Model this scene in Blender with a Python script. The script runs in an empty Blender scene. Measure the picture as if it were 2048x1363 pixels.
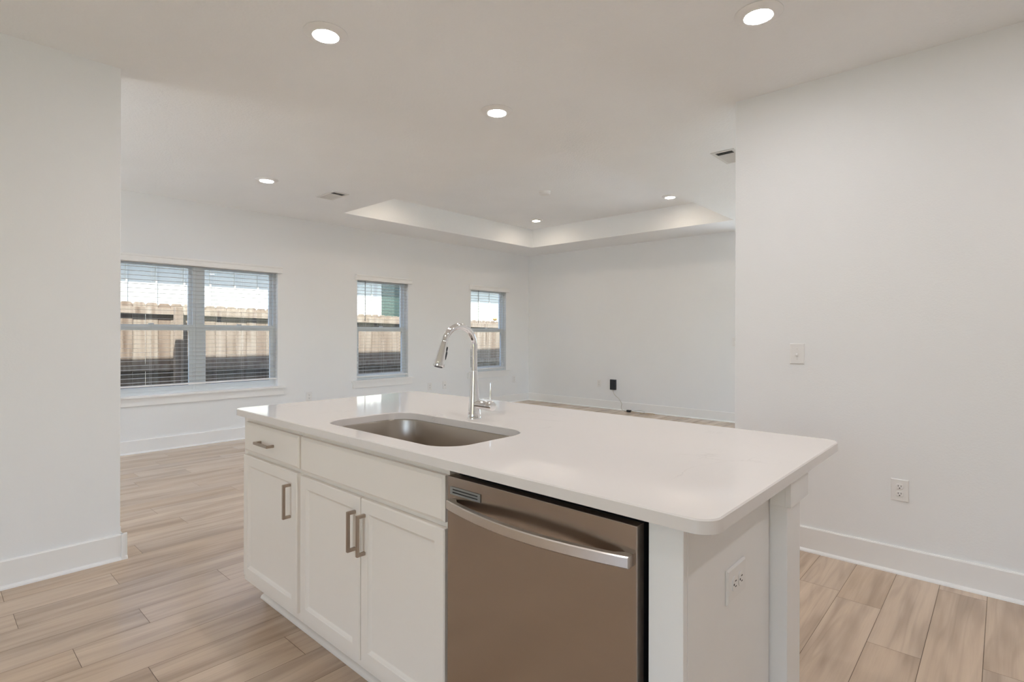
import bpy, bmesh, math, random
from mathutils import Vector, Matrix

# ------------------------------------------------------------------ camera, sky, sun, exposure
SC = bpy.context.scene
COL = SC.collection
YAW = math.radians(42.274)
FPX, CXP, CYP, W_, H_ = 1081.62, 1024.98, 666.98, 2048.0, 1363.0
cam = bpy.data.cameras.new('camera')
cam.sensor_fit = 'HORIZONTAL'
cam.sensor_width = 36.0
cam.lens = FPX / W_ * 36.0
cam.shift_x = (W_ / 2 - CXP) / W_
cam.shift_y = (CYP - H_ / 2) / W_
cam.clip_start = 0.02
cam.clip_end = 200
co = bpy.data.objects.new('camera', cam)
COL.objects.link(co)
ROLL = math.radians(0.1216)
co.matrix_world = (Matrix.Translation((0, 0, 1.2631)) @ Matrix.Rotation(YAW, 4, 'Z')
                   @ Matrix.Rotation(math.radians(90), 4, 'X') @ Matrix.Rotation(ROLL, 4, 'Z'))
SC.camera = co

SUN_TO = Vector((1.0, -0.70, 1.85)).normalized()
world = bpy.data.worlds.new('sky')
SC.world = world
world.use_nodes = True
wn = world.node_tree
wn.nodes.clear()
wo = wn.nodes.new('ShaderNodeOutputWorld')
wb = wn.nodes.new('ShaderNodeBackground')
ws = wn.nodes.new('ShaderNodeTexSky')
ws.sky_type = 'NISHITA'
ws.sun_disc = False
ws.sun_elevation = math.asin(SUN_TO.z)
ws.sun_rotation = math.atan2(SUN_TO.x, SUN_TO.y)
ws.air_density = 1.0
ws.dust_density = 2.5
wb.inputs['Strength'].default_value = 0.98
wn.links.new(ws.outputs[0], wb.inputs['Color'])
wn.links.new(wb.outputs[0], wo.inputs['Surface'])

sun = bpy.data.lights.new('sun', 'SUN')
sun.energy = 26.0
sun.color = (1.0, 0.95, 0.89)
sun.angle = math.radians(0.53)
so = bpy.data.objects.new('sun', sun)
COL.objects.link(so)
so.rotation_euler = SUN_TO.to_track_quat('Z', 'Y').to_euler()
so.location = (3, -3, 9)

LAMP_STRENGTH = 146.0
LAMP_COLOR = (1.0, 0.975, 0.98)
TRAY_STRENGTH = 88.0            # the warmer, dimmer lamps in the tray ceiling
TRAY_COLOR = (1.0, 0.84, 0.66)
SC.view_settings.view_transform = 'Standard'
SC.view_settings.look = 'None'
SC.view_settings.exposure = 0.15
SC.view_settings.gamma = 1.0
SC.view_settings.use_curve_mapping = False
SC.cycles.use_denoising = True
SC.cycles.max_bounces = 16
SC.cycles.diffuse_bounces = 10
SC.cycles.glossy_bounces = 6
SC.cycles.transparent_max_bounces = 24
SC.cycles.sample_clamp_indirect = 12.0

# ------------------------------------------------------------------ materials
def nmat(name):
    m = bpy.data.materials.new(name)
    m.use_nodes = True
    nt = m.node_tree
    b = nt.nodes['Principled BSDF']
    return m, nt, b

def N(nt, t, **kw):
    n = nt.nodes.new(t)
    for k, v in kw.items():
        setattr(n, k, v)
    return n

def setin(n, **kw):
    for k, v in kw.items():
        n.inputs[k.replace('_', ' ')].default_value = v

def ramp(nt, stops):
    r = N(nt, 'ShaderNodeValToRGB')
    el = r.color_ramp.elements
    while len(el) < len(stops):
        el.new(0.5)
    for e, (p, c) in zip(el, stops):
        e.position = p
        e.color = c if len(c) == 4 else (*c, 1)
    return r

def plain(name, color, rough=0.5, metallic=0.0, spec=0.5, vary=0.03, scale=6.0, bump=0.0, bscale=200.0, bdist=0.001):
    m, nt, b = nmat(name)
    tc = N(nt, 'ShaderNodeTexCoord')
    no = N(nt, 'ShaderNodeTexNoise')
    setin(no, Scale=scale, Detail=4.0)
    nt.links.new(tc.outputs['Object'], no.inputs['Vector'])
    lo = tuple(max(0, c * (1 - vary)) for c in color)
    hi = tuple(min(1, c * (1 + vary)) for c in color)
    r = ramp(nt, [(0.3, lo), (0.7, hi)])
    nt.links.new(no.outputs['Fac'], r.inputs['Fac'])
    nt.links.new(r.outputs['Color'], b.inputs['Base Color'])
    setin(b, Roughness=rough, Metallic=metallic)
    b.inputs['Specular IOR Level'].default_value = spec
    if bump > 0:
        n2 = N(nt, 'ShaderNodeTexNoise')
        setin(n2, Scale=bscale, Detail=3.0)
        nt.links.new(tc.outputs['Object'], n2.inputs['Vector'])
        bp = N(nt, 'ShaderNodeBump')
        setin(bp, Strength=bump, Distance=bdist)
        nt.links.new(n2.outputs['Fac'], bp.inputs['Height'])
        nt.links.new(bp.outputs['Normal'], b.inputs['Normal'])
    return m

M = {}
M['wall'] = plain('painted_drywall', (0.845, 0.857, 0.872), rough=0.75, spec=0.25, vary=0.008, scale=1.2, bump=0.25, bscale=120, bdist=0.002)
M['ceiling'] = plain('textured_ceiling_paint', (0.885, 0.90, 0.915), rough=0.85, spec=0.2, vary=0.012, scale=2.0, bump=0.6, bscale=60, bdist=0.004)
M['trim'] = plain('gloss_white_trim', (0.87, 0.87, 0.87), rough=0.35, vary=0.006, scale=3)
M['vinyl'] = plain('white_vinyl', (0.78, 0.81, 0.83), rough=0.35, vary=0.01)
M['cabinet'] = plain('white_cabinet_paint', (0.83, 0.78, 0.725), rough=0.38, vary=0.006, scale=3)
M['panel'] = plain('white_island_paint', (0.85, 0.845, 0.84), rough=0.45, vary=0.012, scale=5, bump=0.12, bscale=40, bdist=0.002)
M['plastic'] = plain('white_plastic', (0.82, 0.815, 0.81), rough=0.3, vary=0.005)
M['dark'] = plain('black_slot', (0.012, 0.012, 0.012), rough=0.6)
M['black'] = plain('black_plastic', (0.02, 0.024, 0.03), rough=0.35)
M['slat'] = plain('white_blind_slat', (0.58, 0.575, 0.56), rough=0.45, vary=0.01)  # white slats greyed, their backlit shade is put into the colour
M['cord'] = plain('white_cord', (0.6, 0.6, 0.58), rough=0.8)
M['wand'] = plain('grey_wand', (0.16, 0.17, 0.17), rough=0.3)
M['chrome'] = plain('polished_chrome', (0.86, 0.86, 0.87), rough=0.04, metallic=1.0, vary=0.005)
M['nickel'] = plain('brushed_nickel', (0.44, 0.37, 0.31), rough=0.36, metallic=1.0, vary=0.03, scale=40)
M['tancord'] = plain('tan_cable', (0.55, 0.42, 0.27), rough=0.6)
M['greycord'] = plain('grey_white_cable', (0.55, 0.52, 0.46), rough=0.6)
M['ventmetal'] = plain('white_vent_metal', (0.72, 0.72, 0.71), rough=0.5)
M['grey'] = plain('grey_metal', (0.30, 0.31, 0.31), rough=0.4, metallic=0.6)
M['soil'] = plain('yard_ground', (0.14, 0.15, 0.07), rough=0.95, vary=0.35, scale=7)
M['concrete'] = plain('pale_concrete', (0.80, 0.795, 0.78), rough=0.9, vary=0.06, scale=5)  # kept pale so the added slabs bounce sunlight indoors
M['roofing'] = plain('roof_shingle', (0.16, 0.15, 0.14), rough=0.9, vary=0.2, scale=30)
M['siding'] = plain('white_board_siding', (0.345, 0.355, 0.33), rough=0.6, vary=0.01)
M['greenboard'] = plain('dark_green_board', (0.017, 0.034, 0.027), rough=0.35, vary=0.15, scale=2)
M['leaf'] = plain('dry_leaf', (0.45, 0.25, 0.09), rough=0.8, vary=0.3, scale=40)
M['underlay'] = plain('plank_gap', (0.12, 0.08, 0.055), rough=0.9)

def stainless(name, color, rough, stretch, aniso=0.6):
    m, nt, b = nmat(name)
    tc = N(nt, 'ShaderNodeTexCoord')
    mp = N(nt, 'ShaderNodeMapping')
    mp.inputs['Scale'].default_value = stretch
    no = N(nt, 'ShaderNodeTexNoise')
    setin(no, Scale=1.0, Detail=6.0, Roughness=0.7)
    nt.links.new(tc.outputs['Object'], mp.inputs['Vector'])
    nt.links.new(mp.outputs['Vector'], no.inputs['Vector'])
    r = ramp(nt, [(0.25, tuple(c * 0.985 for c in color)), (0.75, tuple(min(1, c * 1.015) for c in color))])
    nt.links.new(no.outputs['Fac'], r.inputs['Fac'])
    n2 = N(nt, 'ShaderNodeTexNoise')
    setin(n2, Scale=1.0, Detail=3.0)
    mp2 = N(nt, 'ShaderNodeMapping')
    mp2.inputs['Scale'].default_value = (7.0, 7.0, 1.3)
    nt.links.new(tc.outputs['Object'], mp2.inputs['Vector'])
    nt.links.new(mp2.outputs['Vector'], n2.inputs['Vector'])
    rr = N(nt, 'ShaderNodeMapRange')
    setin(rr, From_Min=0.3, From_Max=0.7, To_Min=rough * 0.97, To_Max=rough * 1.03)
    nt.links.new(n2.outputs['Fac'], rr.inputs['Value'])
    nt.links.new(rr.outputs['Result'], b.inputs['Roughness'])
    nt.links.new(r.outputs['Color'], b.inputs['Base Color'])
    setin(b, Metallic=1.0)
    b.inputs['Anisotropic'].default_value = aniso
    tg = N(nt, 'ShaderNodeTangent')
    tg.direction_type = 'RADIAL'
    tg.axis = 'Z'
    nt.links.new(tg.outputs[0], b.inputs['Tangent'])
    return m

M['steel'] = stainless('brushed_stainless', (0.42, 0.365, 0.32), 0.25, (1.5, 1.5, 140))
M['steelbright'] = stainless('satin_stainless', (0.66, 0.62, 0.58), 0.30, (4, 300, 300))
M['sinksteel'] = stainless('sink_stainless', (0.47, 0.42, 0.37), 0.30, (30, 30, 300))

def quartz():
    m, nt, b = nmat('white_quartz')
    tc = N(nt, 'ShaderNodeTexCoord')
    n1 = N(nt, 'ShaderNodeTexNoise')
    setin(n1, Scale=2.6, Detail=7.0, Roughness=0.62, Distortion=1.2)
    nt.links.new(tc.outputs['Object'], n1.inputs['Vector'])
    v = ramp(nt, [(0.485, (0, 0, 0)), (0.5, (1, 1, 1)), (0.515, (0, 0, 0))])
    nt.links.new(n1.outputs['Fac'], v.inputs['Fac'])
    n2 = N(nt, 'ShaderNodeTexNoise')
    setin(n2, Scale=4.0, Detail=2.0)
    nt.links.new(tc.outputs['Object'], n2.inputs['Vector'])
    v2 = ramp(nt, [(0.52, (0, 0, 0)), (0.68, (1, 1, 1))])
    nt.links.new(n2.outputs['Fac'], v2.inputs['Fac'])
    mu = N(nt, 'ShaderNodeMath', operation='MULTIPLY')
    nt.links.new(v.outputs['Color'], mu.inputs[0])
    nt.links.new(v2.outputs['Color'], mu.inputs[1])
    m2 = N(nt, 'ShaderNodeMath', operation='MULTIPLY')
    nt.links.new(mu.outputs[0], m2.inputs[0])
    m2.inputs[1].default_value = 0.28
    mx = N(nt, 'ShaderNodeMix', data_type='RGBA')
    mx.inputs[6].default_value = (0.765, 0.725, 0.70, 1)
    mx.inputs[7].default_value = (0.50, 0.47, 0.45, 1)
    nt.links.new(m2.outputs[0], mx.inputs[0])
    nt.links.new(mx.outputs[2], b.inputs['Base Color'])
    setin(b, Roughness=0.045)
    b.inputs['Specular IOR Level'].default_value = 0.5
    return m
M['quartz'] = quartz()

def floor_wood():
    m, nt, b = nmat('oak_vinyl_plank')
    uv = N(nt, 'ShaderNodeUVMap', uv_map='plank_uv')
    at = N(nt, 'ShaderNodeAttribute', attribute_name='plank_rand')
    sp = N(nt, 'ShaderNodeSeparateColor')
    nt.links.new(at.outputs['Color'], sp.inputs['Color'])
    su = N(nt, 'ShaderNodeSeparateXYZ')
    nt.links.new(uv.outputs['UV'], su.inputs[0])
    def mad(src, a, add_src=None, k=0.0):
        q = N(nt, 'ShaderNodeMath', operation='MULTIPLY')
        nt.links.new(src, q.inputs[0]); q.inputs[1].default_value = a
        if add_src is None:
            return q.outputs[0]
        r = N(nt, 'ShaderNodeMath', operation='MULTIPLY_ADD')
        nt.links.new(add_src, r.inputs[0]); r.inputs[1].default_value = k
        nt.links.new(q.outputs[0], r.inputs[2])
        return r.outputs[0]
    def vec(ax, ay, kz):
        c = N(nt, 'ShaderNodeCombineXYZ')
        nt.links.new(mad(su.outputs[0], ax, sp.outputs[0], 37.0), c.inputs[0])
        nt.links.new(mad(su.outputs[1], ay, sp.outputs[1], 23.0), c.inputs[1])
        nt.links.new(mad(sp.outputs[2], kz), c.inputs[2])
        return c.outputs[0]
    n1 = N(nt, 'ShaderNodeTexNoise')          # broad cathedral field
    setin(n1, Scale=1.0, Detail=1.5, Roughness=0.4, Distortion=0.25)
    nt.links.new(vec(0.75, 9.0, 11.0), n1.inputs['Vector'])
    ml = N(nt, 'ShaderNodeMath', operation='MULTIPLY'); ml.inputs[1].default_value = 50.0
    nt.links.new(n1.outputs['Fac'], ml.inputs[0])
    sn = N(nt, 'ShaderNodeMath', operation='SINE')
    nt.links.new(ml.outputs[0], sn.inputs[0])
    n2 = N(nt, 'ShaderNodeTexNoise')          # fine fibre
    setin(n2, Scale=1.0, Detail=5.0, Roughness=0.65)
    nt.links.new(vec(5.0, 150.0, 5.0), n2.inputs['Vector'])
    n3 = N(nt, 'ShaderNodeTexNoise')          # tonal drift along plank
    setin(n3, Scale=1.0, Detail=2.0)
    nt.links.new(vec(1.4, 12.0, 17.0), n3.inputs['Vector'])
    base = ramp(nt, [(0.0, (0.545, 0.41, 0.297)), (0.35, (0.59, 0.457, 0.344)), (0.7, (0.63, 0.50, 0.388)), (1.0, (0.555, 0.437, 0.338))])
    nt.links.new(sp.outputs[0], base.inputs['Fac'])
    d3 = ramp(nt, [(0.32, (0.76, 0.735, 0.725)), (0.50, (0.97, 0.96, 0.955)), (0.66, (1.07, 1.07, 1.07))])
    nt.links.new(n3.outputs['Fac'], d3.inputs['Fac'])
    g1 = N(nt, 'ShaderNodeMapRange')
    setin(g1, From_Min=-1.0, From_Max=-0.2, To_Min=0.93, To_Max=1.0)
    nt.links.new(sn.outputs[0], g1.inputs['Value'])
    g2 = N(nt, 'ShaderNodeMapRange')
    setin(g2, From_Min=0.3, From_Max=0.7, To_Min=0.96, To_Max=1.035)
    nt.links.new(n2.outputs['Fac'], g2.inputs['Value'])
    def mulc(a, bsock):
        q = N(nt, 'ShaderNodeMix', data_type='RGBA', blend_type='MULTIPLY')
        q.inputs[0].default_value = 1.0
        nt.links.new(a, q.inputs[6]); nt.links.new(bsock, q.inputs[7])
        return q.outputs[2]
    c = mulc(base.outputs['Color'], d3.outputs['Color'])
    c = mulc(c, g1.outputs['Result'])
    c = mulc(c, g2.outputs['Result'])
    nt.links.new(c, b.inputs['Base Color'])
    setin(b, Roughness=0.22)
    b.inputs['Specular IOR Level'].default_value = 0.6
    bp = N(nt, 'ShaderNodeBump')
    setin(bp, Strength=0.12, Distance=0.001)
    nt.links.new(n2.outputs['Fac'], bp.inputs['Height'])
    nt.links.new(bp.outputs['Normal'], b.inputs['Normal'])
    return m
M['floor'] = floor_wood()

def fence_wood():
    m, nt, b = nmat('weathered_fence_wood')
    at = N(nt, 'ShaderNodeAttribute', attribute_name='plank_rand')
    sp = N(nt, 'ShaderNodeSeparateColor')
    nt.links.new(at.outputs['Color'], sp.inputs['Color'])
    tc = N(nt, 'ShaderNodeTexCoord')
    mp = N(nt, 'ShaderNodeMapping')
    mp.inputs['Scale'].default_value = (10, 22, 1.1)
    nt.links.new(tc.outputs['Object'], mp.inputs['Vector'])
    no = N(nt, 'ShaderNodeTexNoise')
    setin(no, Scale=1.0, Detail=5.0, Distortion=0.5)
    nt.links.new(mp.outputs['Vector'], no.inputs['Vector'])
    r = ramp(nt, [(0.25, (0.078, 0.055, 0.038)), (0.5, (0.143, 0.117, 0.094)), (0.72, (0.182, 0.163, 0.141))])
    nt.links.new(no.outputs['Fac'], r.inputs['Fac'])
    t = ramp(nt, [(0.0, (0.80, 0.72, 0.66)), (0.5, (1, 0.97, 0.93)), (1.0, (1.12, 1.12, 1.12))])
    nt.links.new(sp.outputs[0], t.inputs['Fac'])
    q = N(nt, 'ShaderNodeMix', data_type='RGBA', blend_type='MULTIPLY')
    q.inputs[0].default_value = 1.0
    nt.links.new(r.outputs['Color'], q.inputs[6]); nt.links.new(t.outputs['Color'], q.inputs[7])
    nt.links.new(q.outputs[2], b.inputs['Base Color'])
    setin(b, Roughness=0.85)
    return m
M['fence'] = fence_wood()

def glass():
    m, nt, b = nmat('window_glass')
    nt.nodes.remove(b)
    out = nt.nodes['Material Output']
    tr = N(nt, 'ShaderNodeBsdfTransparent'); tr.inputs['Color'].default_value = (0.93, 0.96, 0.96, 1)
    gl = N(nt, 'ShaderNodeBsdfGlossy'); gl.inputs['Roughness'].default_value = 0.01
    fr = N(nt, 'ShaderNodeFresnel')
    ge = N(nt, 'ShaderNodeNewGeometry')
    io = N(nt, 'ShaderNodeMapRange')
    setin(io, From_Min=0.0, From_Max=1.0, To_Min=1.45, To_Max=1 / 1.45)   # same reflectance from either face of the thin pane
    nt.links.new(ge.outputs['Backfacing'], io.inputs['Value'])
    nt.links.new(io.outputs['Result'], fr.inputs['IOR'])
    mx = N(nt, 'ShaderNodeMixShader')
    nt.links.new(fr.outputs[0], mx.inputs[0])
    nt.links.new(tr.outputs[0], mx.inputs[1])
    nt.links.new(gl.outputs[0], mx.inputs[2])
    nt.links.new(mx.outputs[0], out.inputs['Surface'])
    return m
M['glass'] = glass()

def lamp_mat(name, color, strength):
    m, nt, b = nmat(name)
    b.inputs['Base Color'].default_value = (0.9, 0.9, 0.9, 1)
    b.inputs['Emission Color'].default_value = (*color, 1)
    b.inputs['Emission Strength'].default_value = strength
    return m
M['lens'] = lamp_mat('downlight_lens', LAMP_COLOR, LAMP_STRENGTH)
M['traylens'] = lamp_mat('tray_downlight_lens', TRAY_COLOR, TRAY_STRENGTH)

# ------------------------------------------------------------------ mesh helpers
def box(bm, x0, x1, y0, y1, z0, z1, mi=0):
    v = [bm.verts.new((x, y, z)) for x in (x0, x1) for y in (y0, y1) for z in (z0, z1)]
    for f in ((0, 1, 3, 2), (4, 6, 7, 5), (0, 4, 5, 1), (2, 3, 7, 6), (0, 2, 6, 4), (1, 5, 7, 3)):
        bm.faces.new([v[i] for i in f]).material_index = mi
    return v

def B(*boxes):
    bm = bmesh.new()
    for b in boxes:
        box(bm, *b)
    return bm

def loft(bm, rings, close=True, cap0=True, cap1=True, mi=0):
    vs = [[bm.verts.new(p) for p in r] for r in rings]
    n = len(vs[0])
    for a, b in zip(vs, vs[1:]):
        for i in range(n if close else n - 1):
            j = (i + 1) % n
            bm.faces.new((a[i], a[j], b[j], b[i])).material_index = mi
    if cap0:
        bm.faces.new(list(reversed(vs[0]))).material_index = mi
    if cap1:
        bm.faces.new(vs[-1]).material_index = mi
    return vs

def ring(c, r, axis='z', n=32, flat=1.0):
    out = []
    for i in range(n):
        a = 2 * math.pi * i / n
        u, v = r * math.cos(a), r * math.sin(a) * flat
        out.append({'z': (c[0] + u, c[1] + v, c[2]), 'x': (c[0], c[1] + u, c[2] + v), 'y': (c[0] + u, c[1], c[2] + v)}[axis])
    return out

def lathe(bm, prof, c=(0, 0, 0), axis='z', n=40, cap0=True, cap1=True, mi=0):
    rs = []
    for r, h in prof:
        p = {'z': (c[0], c[1], c[2] + h), 'x': (c[0] + h, c[1], c[2]), 'y': (c[0], c[1] + h, c[2])}[axis]
        rs.append(ring(p, r, axis, n))
    loft(bm, rs, True, cap0, cap1, mi)

def tube(bm, pts, rad, n=16, mi=0, cap=True):
    pts = [Vector(p) for p in pts]
    if not hasattr(rad, '__len__'):
        rad = [rad] * len(pts)
    rings = []
    up = None
    for i, p in enumerate(pts):
        d = (pts[min(i + 1, len(pts) - 1)] - pts[max(i - 1, 0)]).normalized()
        if up is None:
            up = Vector((0, 0, 1)) if abs(d.z) < 0.9 else Vector((1, 0, 0))
        s = d.cross(up).normalized()
        up = s.cross(d).normalized()
        rings.append([p + (s * math.cos(2 * math.pi * k / n) + up * math.sin(2 * math.pi * k / n)) * rad[i] for k in range(n)])
    loft(bm, rings, True, cap, cap, mi)

def spline(pts, k=8):
    P = [Vector(p) for p in pts]
    P = [P[0] * 2 - P[1]] + P + [P[-1] * 2 - P[-2]]
    out = []
    for i in range(1, len(P) - 2):
        for j in range(k):
            t = j / k
            a, b, c, d = P[i - 1], P[i], P[i + 1], P[i + 2]
            out.append(0.5 * ((2 * b) + (c - a) * t + (2 * a - 5 * b + 4 * c - d) * t * t + (3 * b - a - 3 * c + d) * t ** 3))
    out.append(P[-2])
    return out

def rrect(x0, x1, y0, y1, r, n=10):
    out = []
    for cx, cy, a0 in ((x1 - r, y1 - r, 0), (x0 + r, y1 - r, 90), (x0 + r, y0 + r, 180), (x1 - r, y0 + r, 270)):
        for i in range(n + 1):
            a = math.radians(a0 + 90 * i / n)
            out.append((cx + r * math.cos(a), cy + r * math.sin(a)))
    return out

def props(o, label=None, cat=None, group=None, kind=None):
    if label: o['label'] = label
    if cat: o['category'] = cat
    if group: o['group'] = group
    if kind: o['kind'] = kind
    return o

def mk(name, bm, mats, parent=None, bevel=0.0, smooth=None, **kw):
    base = Vector((0, 0, 0))
    p = parent
    while p is not None:
        base += p.location
        p = p.parent
    if base.length > 0 and parent is not None and parent.get('_abs', 1):
        bmesh.ops.translate(bm, verts=bm.verts, vec=-base)
    bmesh.ops.recalc_face_normals(bm, faces=bm.faces)
    me = bpy.data.meshes.new(name)
    bm.to_mesh(me)
    bm.free()
    for mm in (mats if isinstance(mats, (list, tuple)) else [mats]):
        me.materials.append(mm)
    o = bpy.data.objects.new(name, me)
    COL.objects.link(o)
    if parent is not None:
        o.parent = parent
    if bevel:
        md = o.modifiers.new('bevel', 'BEVEL')
        md.width = bevel
        md.segments = 2
        md.limit_method = 'ANGLE'
        md.angle_limit = math.radians(40)
        md.harden_normals = False
    if smooth is not None:
        for f in me.polygons:
            f.use_smooth = True
        me.set_sharp_from_angle(angle=math.radians(smooth))
    return props(o, **kw)

def thing(name, loc, label, cat, group=None, kind=None, parent=None):
    o = bpy.data.objects.new(name, None)
    o.empty_display_size = 0.1
    COL.objects.link(o)
    o.location = loc
    if parent: o.parent = parent
    return props(o, label, cat, group, kind)

def copy_thing(src, loc, rot, label, group=None):
    def rec(o, par):
        c = o.copy()
        COL.objects.link(c)
        if par is not None:
            c.parent = par
        for ch in list(o.children):
            rec(ch, c)
        return c
    c = rec(src, None)
    c.location = loc
    c.rotation_euler = rot
    c['label'] = label
    if group: c['group'] = group
    elif 'group' in c: del c['group']
    return c

# ------------------------------------------------------------------ the room
XW, YF, YR, XL, HC = -6.733, 7.8585, 3.5056, -3.660, 2.74   # window wall, far wall, right wall, left wall, ceiling
XE, YS = 2.70, -3.10                                         # unseen closing walls
YL = 0.765                                                   # free end of the left partition
XR = -1.270                                                  # free end of the right partition
T = 0.15

def struct(name, bm, m, label, cat, **kw):
    return mk(name, bm, m, label=label, cat=cat, kind='structure', **kw)

# floor: every plank is its own quad over a dark underlay
def build_floor():
    rnd = random.Random(4)
    pw, x0 = 0.1797, -0.058
    fixed = {-20: 0.275, -19: 0.684, -18: 0.291, -17: 1.078, -16: 0.684, -15: 0.419, -4: None, -3: 2.985, -2: 2.631, -1: 3.413}
    bm = bmesh.new()
    uvl = bm.loops.layers.uv.new('plank_uv')
    cl = bm.loops.layers.float_color.new('plank_rand')
    k0 = math.floor((XW - x0) / pw)
    k1 = math.ceil((XE - x0) / pw)
    g = 0.0009
    prev = 0
    for k in range(k0, k1):
        xa, xb = max(XW, x0 + k * pw), min(XE, x0 + (k + 1) * pw)
        L = 1.22
        off = fixed.get(k)
        if off is None:
            off = prev + rnd.choice((0.36, 0.44, 0.52, 0.61, 0.78))
        prev = off
        y = off - L * math.ceil((off - YS) / L)
        while y < YF:
            ya, yb = max(YS, y), min(YF, y + L)
            if yb - ya > 0.01:
                vs = [bm.verts.new(p) for p in ((xa + g, ya + g, 0), (xb - g, ya + g, 0), (xb - g, yb - g, 0), (xa + g, yb - g, 0))]
                f = bm.faces.new(vs)
                c = (rnd.random(), rnd.random(), rnd.random(), 1)
                for lp, v in zip(f.loops, vs):
                    lp[uvl].uv = (v.co.y - y, v.co.x - (x0 + k * pw))
                    lp[cl] = c
            y += L
    f = bm.faces.new([bm.verts.new(p) for p in ((XW - .1, YS - .1, -0.0015), (XE + .1, YS - .1, -0.0015), (XE + .1, YF + .1, -0.0015), (XW - .1, YF + .1, -0.0015))])
    f.material_index = 1
    box(bm, XW - .1, XE + .1, YS - .1, YF + .1, -0.12, -0.002, 1)
    struct('floor', bm, [M['floor'], M['underlay']], 'light tan oak plank floor running through kitchen and living room', 'floor')
build_floor()

# window openings (y0, y1) on the window wall
WIN = [(-1.75, 0.03), (1.255, 3.035), (4.157, 5.037), (6.347, 7.232)]  # first opening is unseen, added to light the dining corner
WZ0, WZ1 = 0.580, 2.055
bm = bmesh.new()
ys = [YS - T, *[v for w in WIN for v in w], YF + T]
for i in range(0, len(ys), 2):
    box(bm, XW - T, XW, ys[i], ys[i + 1], -0.3, HC + .02)
for a, b in WIN:
    box(bm, XW - T, XW, a, b, -0.3, WZ0)
    box(bm, XW - T, XW, a, b, WZ1, HC + .02)
struct('wall_west', bm, M['wall'], 'white painted wall holding the three windows', 'wall')
DX0, DX1, DZ = -0.60, 2.45, 2.30
EY0, EY1, HZ0, HZ1 = 3.75, 7.75, 1.25, 2.66      # unseen high windows, added for living room daylight
NX0, NX1 = -2.65, -0.80  # unseen high window in the far wall, added for daylight
SX0, SX1 = -1.35, 0.65               # unseen glass doors added behind the camera for daylight
#       # sliding glass door, added behind the right partition to let in daylight
struct('wall_north', B((XW - T, NX0, YF, YF + T, -0.3, 3.3), (NX1, DX0, YF, YF + T, -0.3, 3.3), (NX0, NX1, YF, YF + T, -0.3, HZ0), (NX0, NX1, YF, YF + T, HZ1, 3.3), (DX1, XE + T, YF, YF + T, -0.3, 3.3), (DX0, DX1, YF, YF + T, DZ, 3.3), (DX0, DX1, YF, YF + T, -0.3, -0.002)), M['wall'], 'white far living room wall with black box plugged in low', 'wall')
struct('wall_right', B((XR, XE, YR, YR + 0.13, -0.001, HC + .02)), M['wall'], 'white partition wall at the right with light switch and outlet', 'wall', bevel=0.004)
struct('wall_left', B((XL - .13, XL, YS, YL, -0.001, HC + .02)), M['wall'], 'white partition wall at the left edge of the picture', 'wall', bevel=0.004)
QX0, QX1 = -6.45, -4.35  # unseen dining corner doors, added to light its ceiling
struct('wall_south', B((XW - T, QX0, YS - T, YS, -0.3, HC + .02), (QX1, SX0, YS - T, YS, -0.3, HC + .02), (QX0, QX1, YS - T, YS, DZ, HC + .02), (QX0, QX1, YS - T, YS, -.3, -.002), (SX1, XE + T, YS - T, YS, -0.3, HC + .02), (SX0, SX1, YS - T, YS, DZ, HC + .02), (SX0, SX1, YS - T, YS, -.3, -.002)), M['wall'], 'white kitchen wall behind the camera', 'wall')
struct('wall_east', B((XE, XE + T, YS, EY0, -0.3, HC + .02), (XE, XE + T, EY1, YF, -0.3, HC + .02), (XE, XE + T, EY0, EY1, HZ1, HC + .02), (XE, XE + T, EY0, EY1, -.3, HZ0)), M['wall'], 'white wall closing the room beyond the right edge', 'wall')

# ceiling with raised tray over the living room
TX0, TX1, TY0, TY1, TZ = -6.000, -2.590, 3.515, 7.100, 3.050
bm = B((XW, TX0, YS, YF, HC, HC + .06), (TX1, XE, YS, YF, HC, HC + .06), (TX0, TX1, YS, TY0, HC, HC + .06), (TX0, TX1, TY1, YF, HC, HC + .06))
for b in ((TX0 - .06, TX0, TY0 - .06, TY1 + .06, HC + .06, TZ), (TX1, TX1 + .06, TY0 - .06, TY1 + .06, HC + .06, TZ),
          (TX0, TX1, TY0 - .06, TY0, HC + .06, TZ), (TX0, TX1, TY1, TY1 + .06, HC + .06, TZ),
          (TX0 - .06, TX1 + .06, TY0 - .06, TY1 + .06, TZ, TZ + .06)):
    box(bm, *b)
struct('ceiling', bm, M['ceiling'], 'white textured ceiling with a raised tray over the living room', 'ceiling')

# baseboards and shoe mouldings
def baseboard(name, segs, label):
    bm = bmesh.new()
    for (x0, y0, x1, y1) in segs:       # wall-line segments, left-hand side is the room
        d = Vector((x1 - x0, y1 - y0, 0)); L = d.length; d.normalize()
        nrm = Vector((-d.y, d.x, 0))
        prof = [(0, 0), (0.030, 0), (0.0285, 0.007), (0.024, 0.013), (0.0155, 0.017), (0.0145, 0.134), (0.011, 0.140), (0, 0.140)]
        rings = []
        for s in (0, L):
            c = Vector((x0, y0, 0)) + d * s
            rings.append([c + nrm * a + Vector((0, 0, h)) for a, h in prof])
        loft(bm, rings)
    return struct(name, bm, M['trim'], label, 'baseboard')
e = 0.0152
baseboard('baseboard_left', [(XL, YL + .03, XL, YS), (XL - .16, YL, XL + .03, YL), (XL - .13, YS, XL - .13, YL + .03)], 'white baseboard along the left partition wall')
baseboard('baseboard_west', [(XW, YF, XW, YS)], 'white baseboard under the three windows')
baseboard('baseboard_north', [(XE, YF, DX1 + .03, YF), (DX0 - .03, YF, XW, YF)], 'white baseboard along the far living room wall')
baseboard('baseboard_right', [(XE, YR, XR - .03, YR)], 'white baseboard along the right partition wall')
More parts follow.
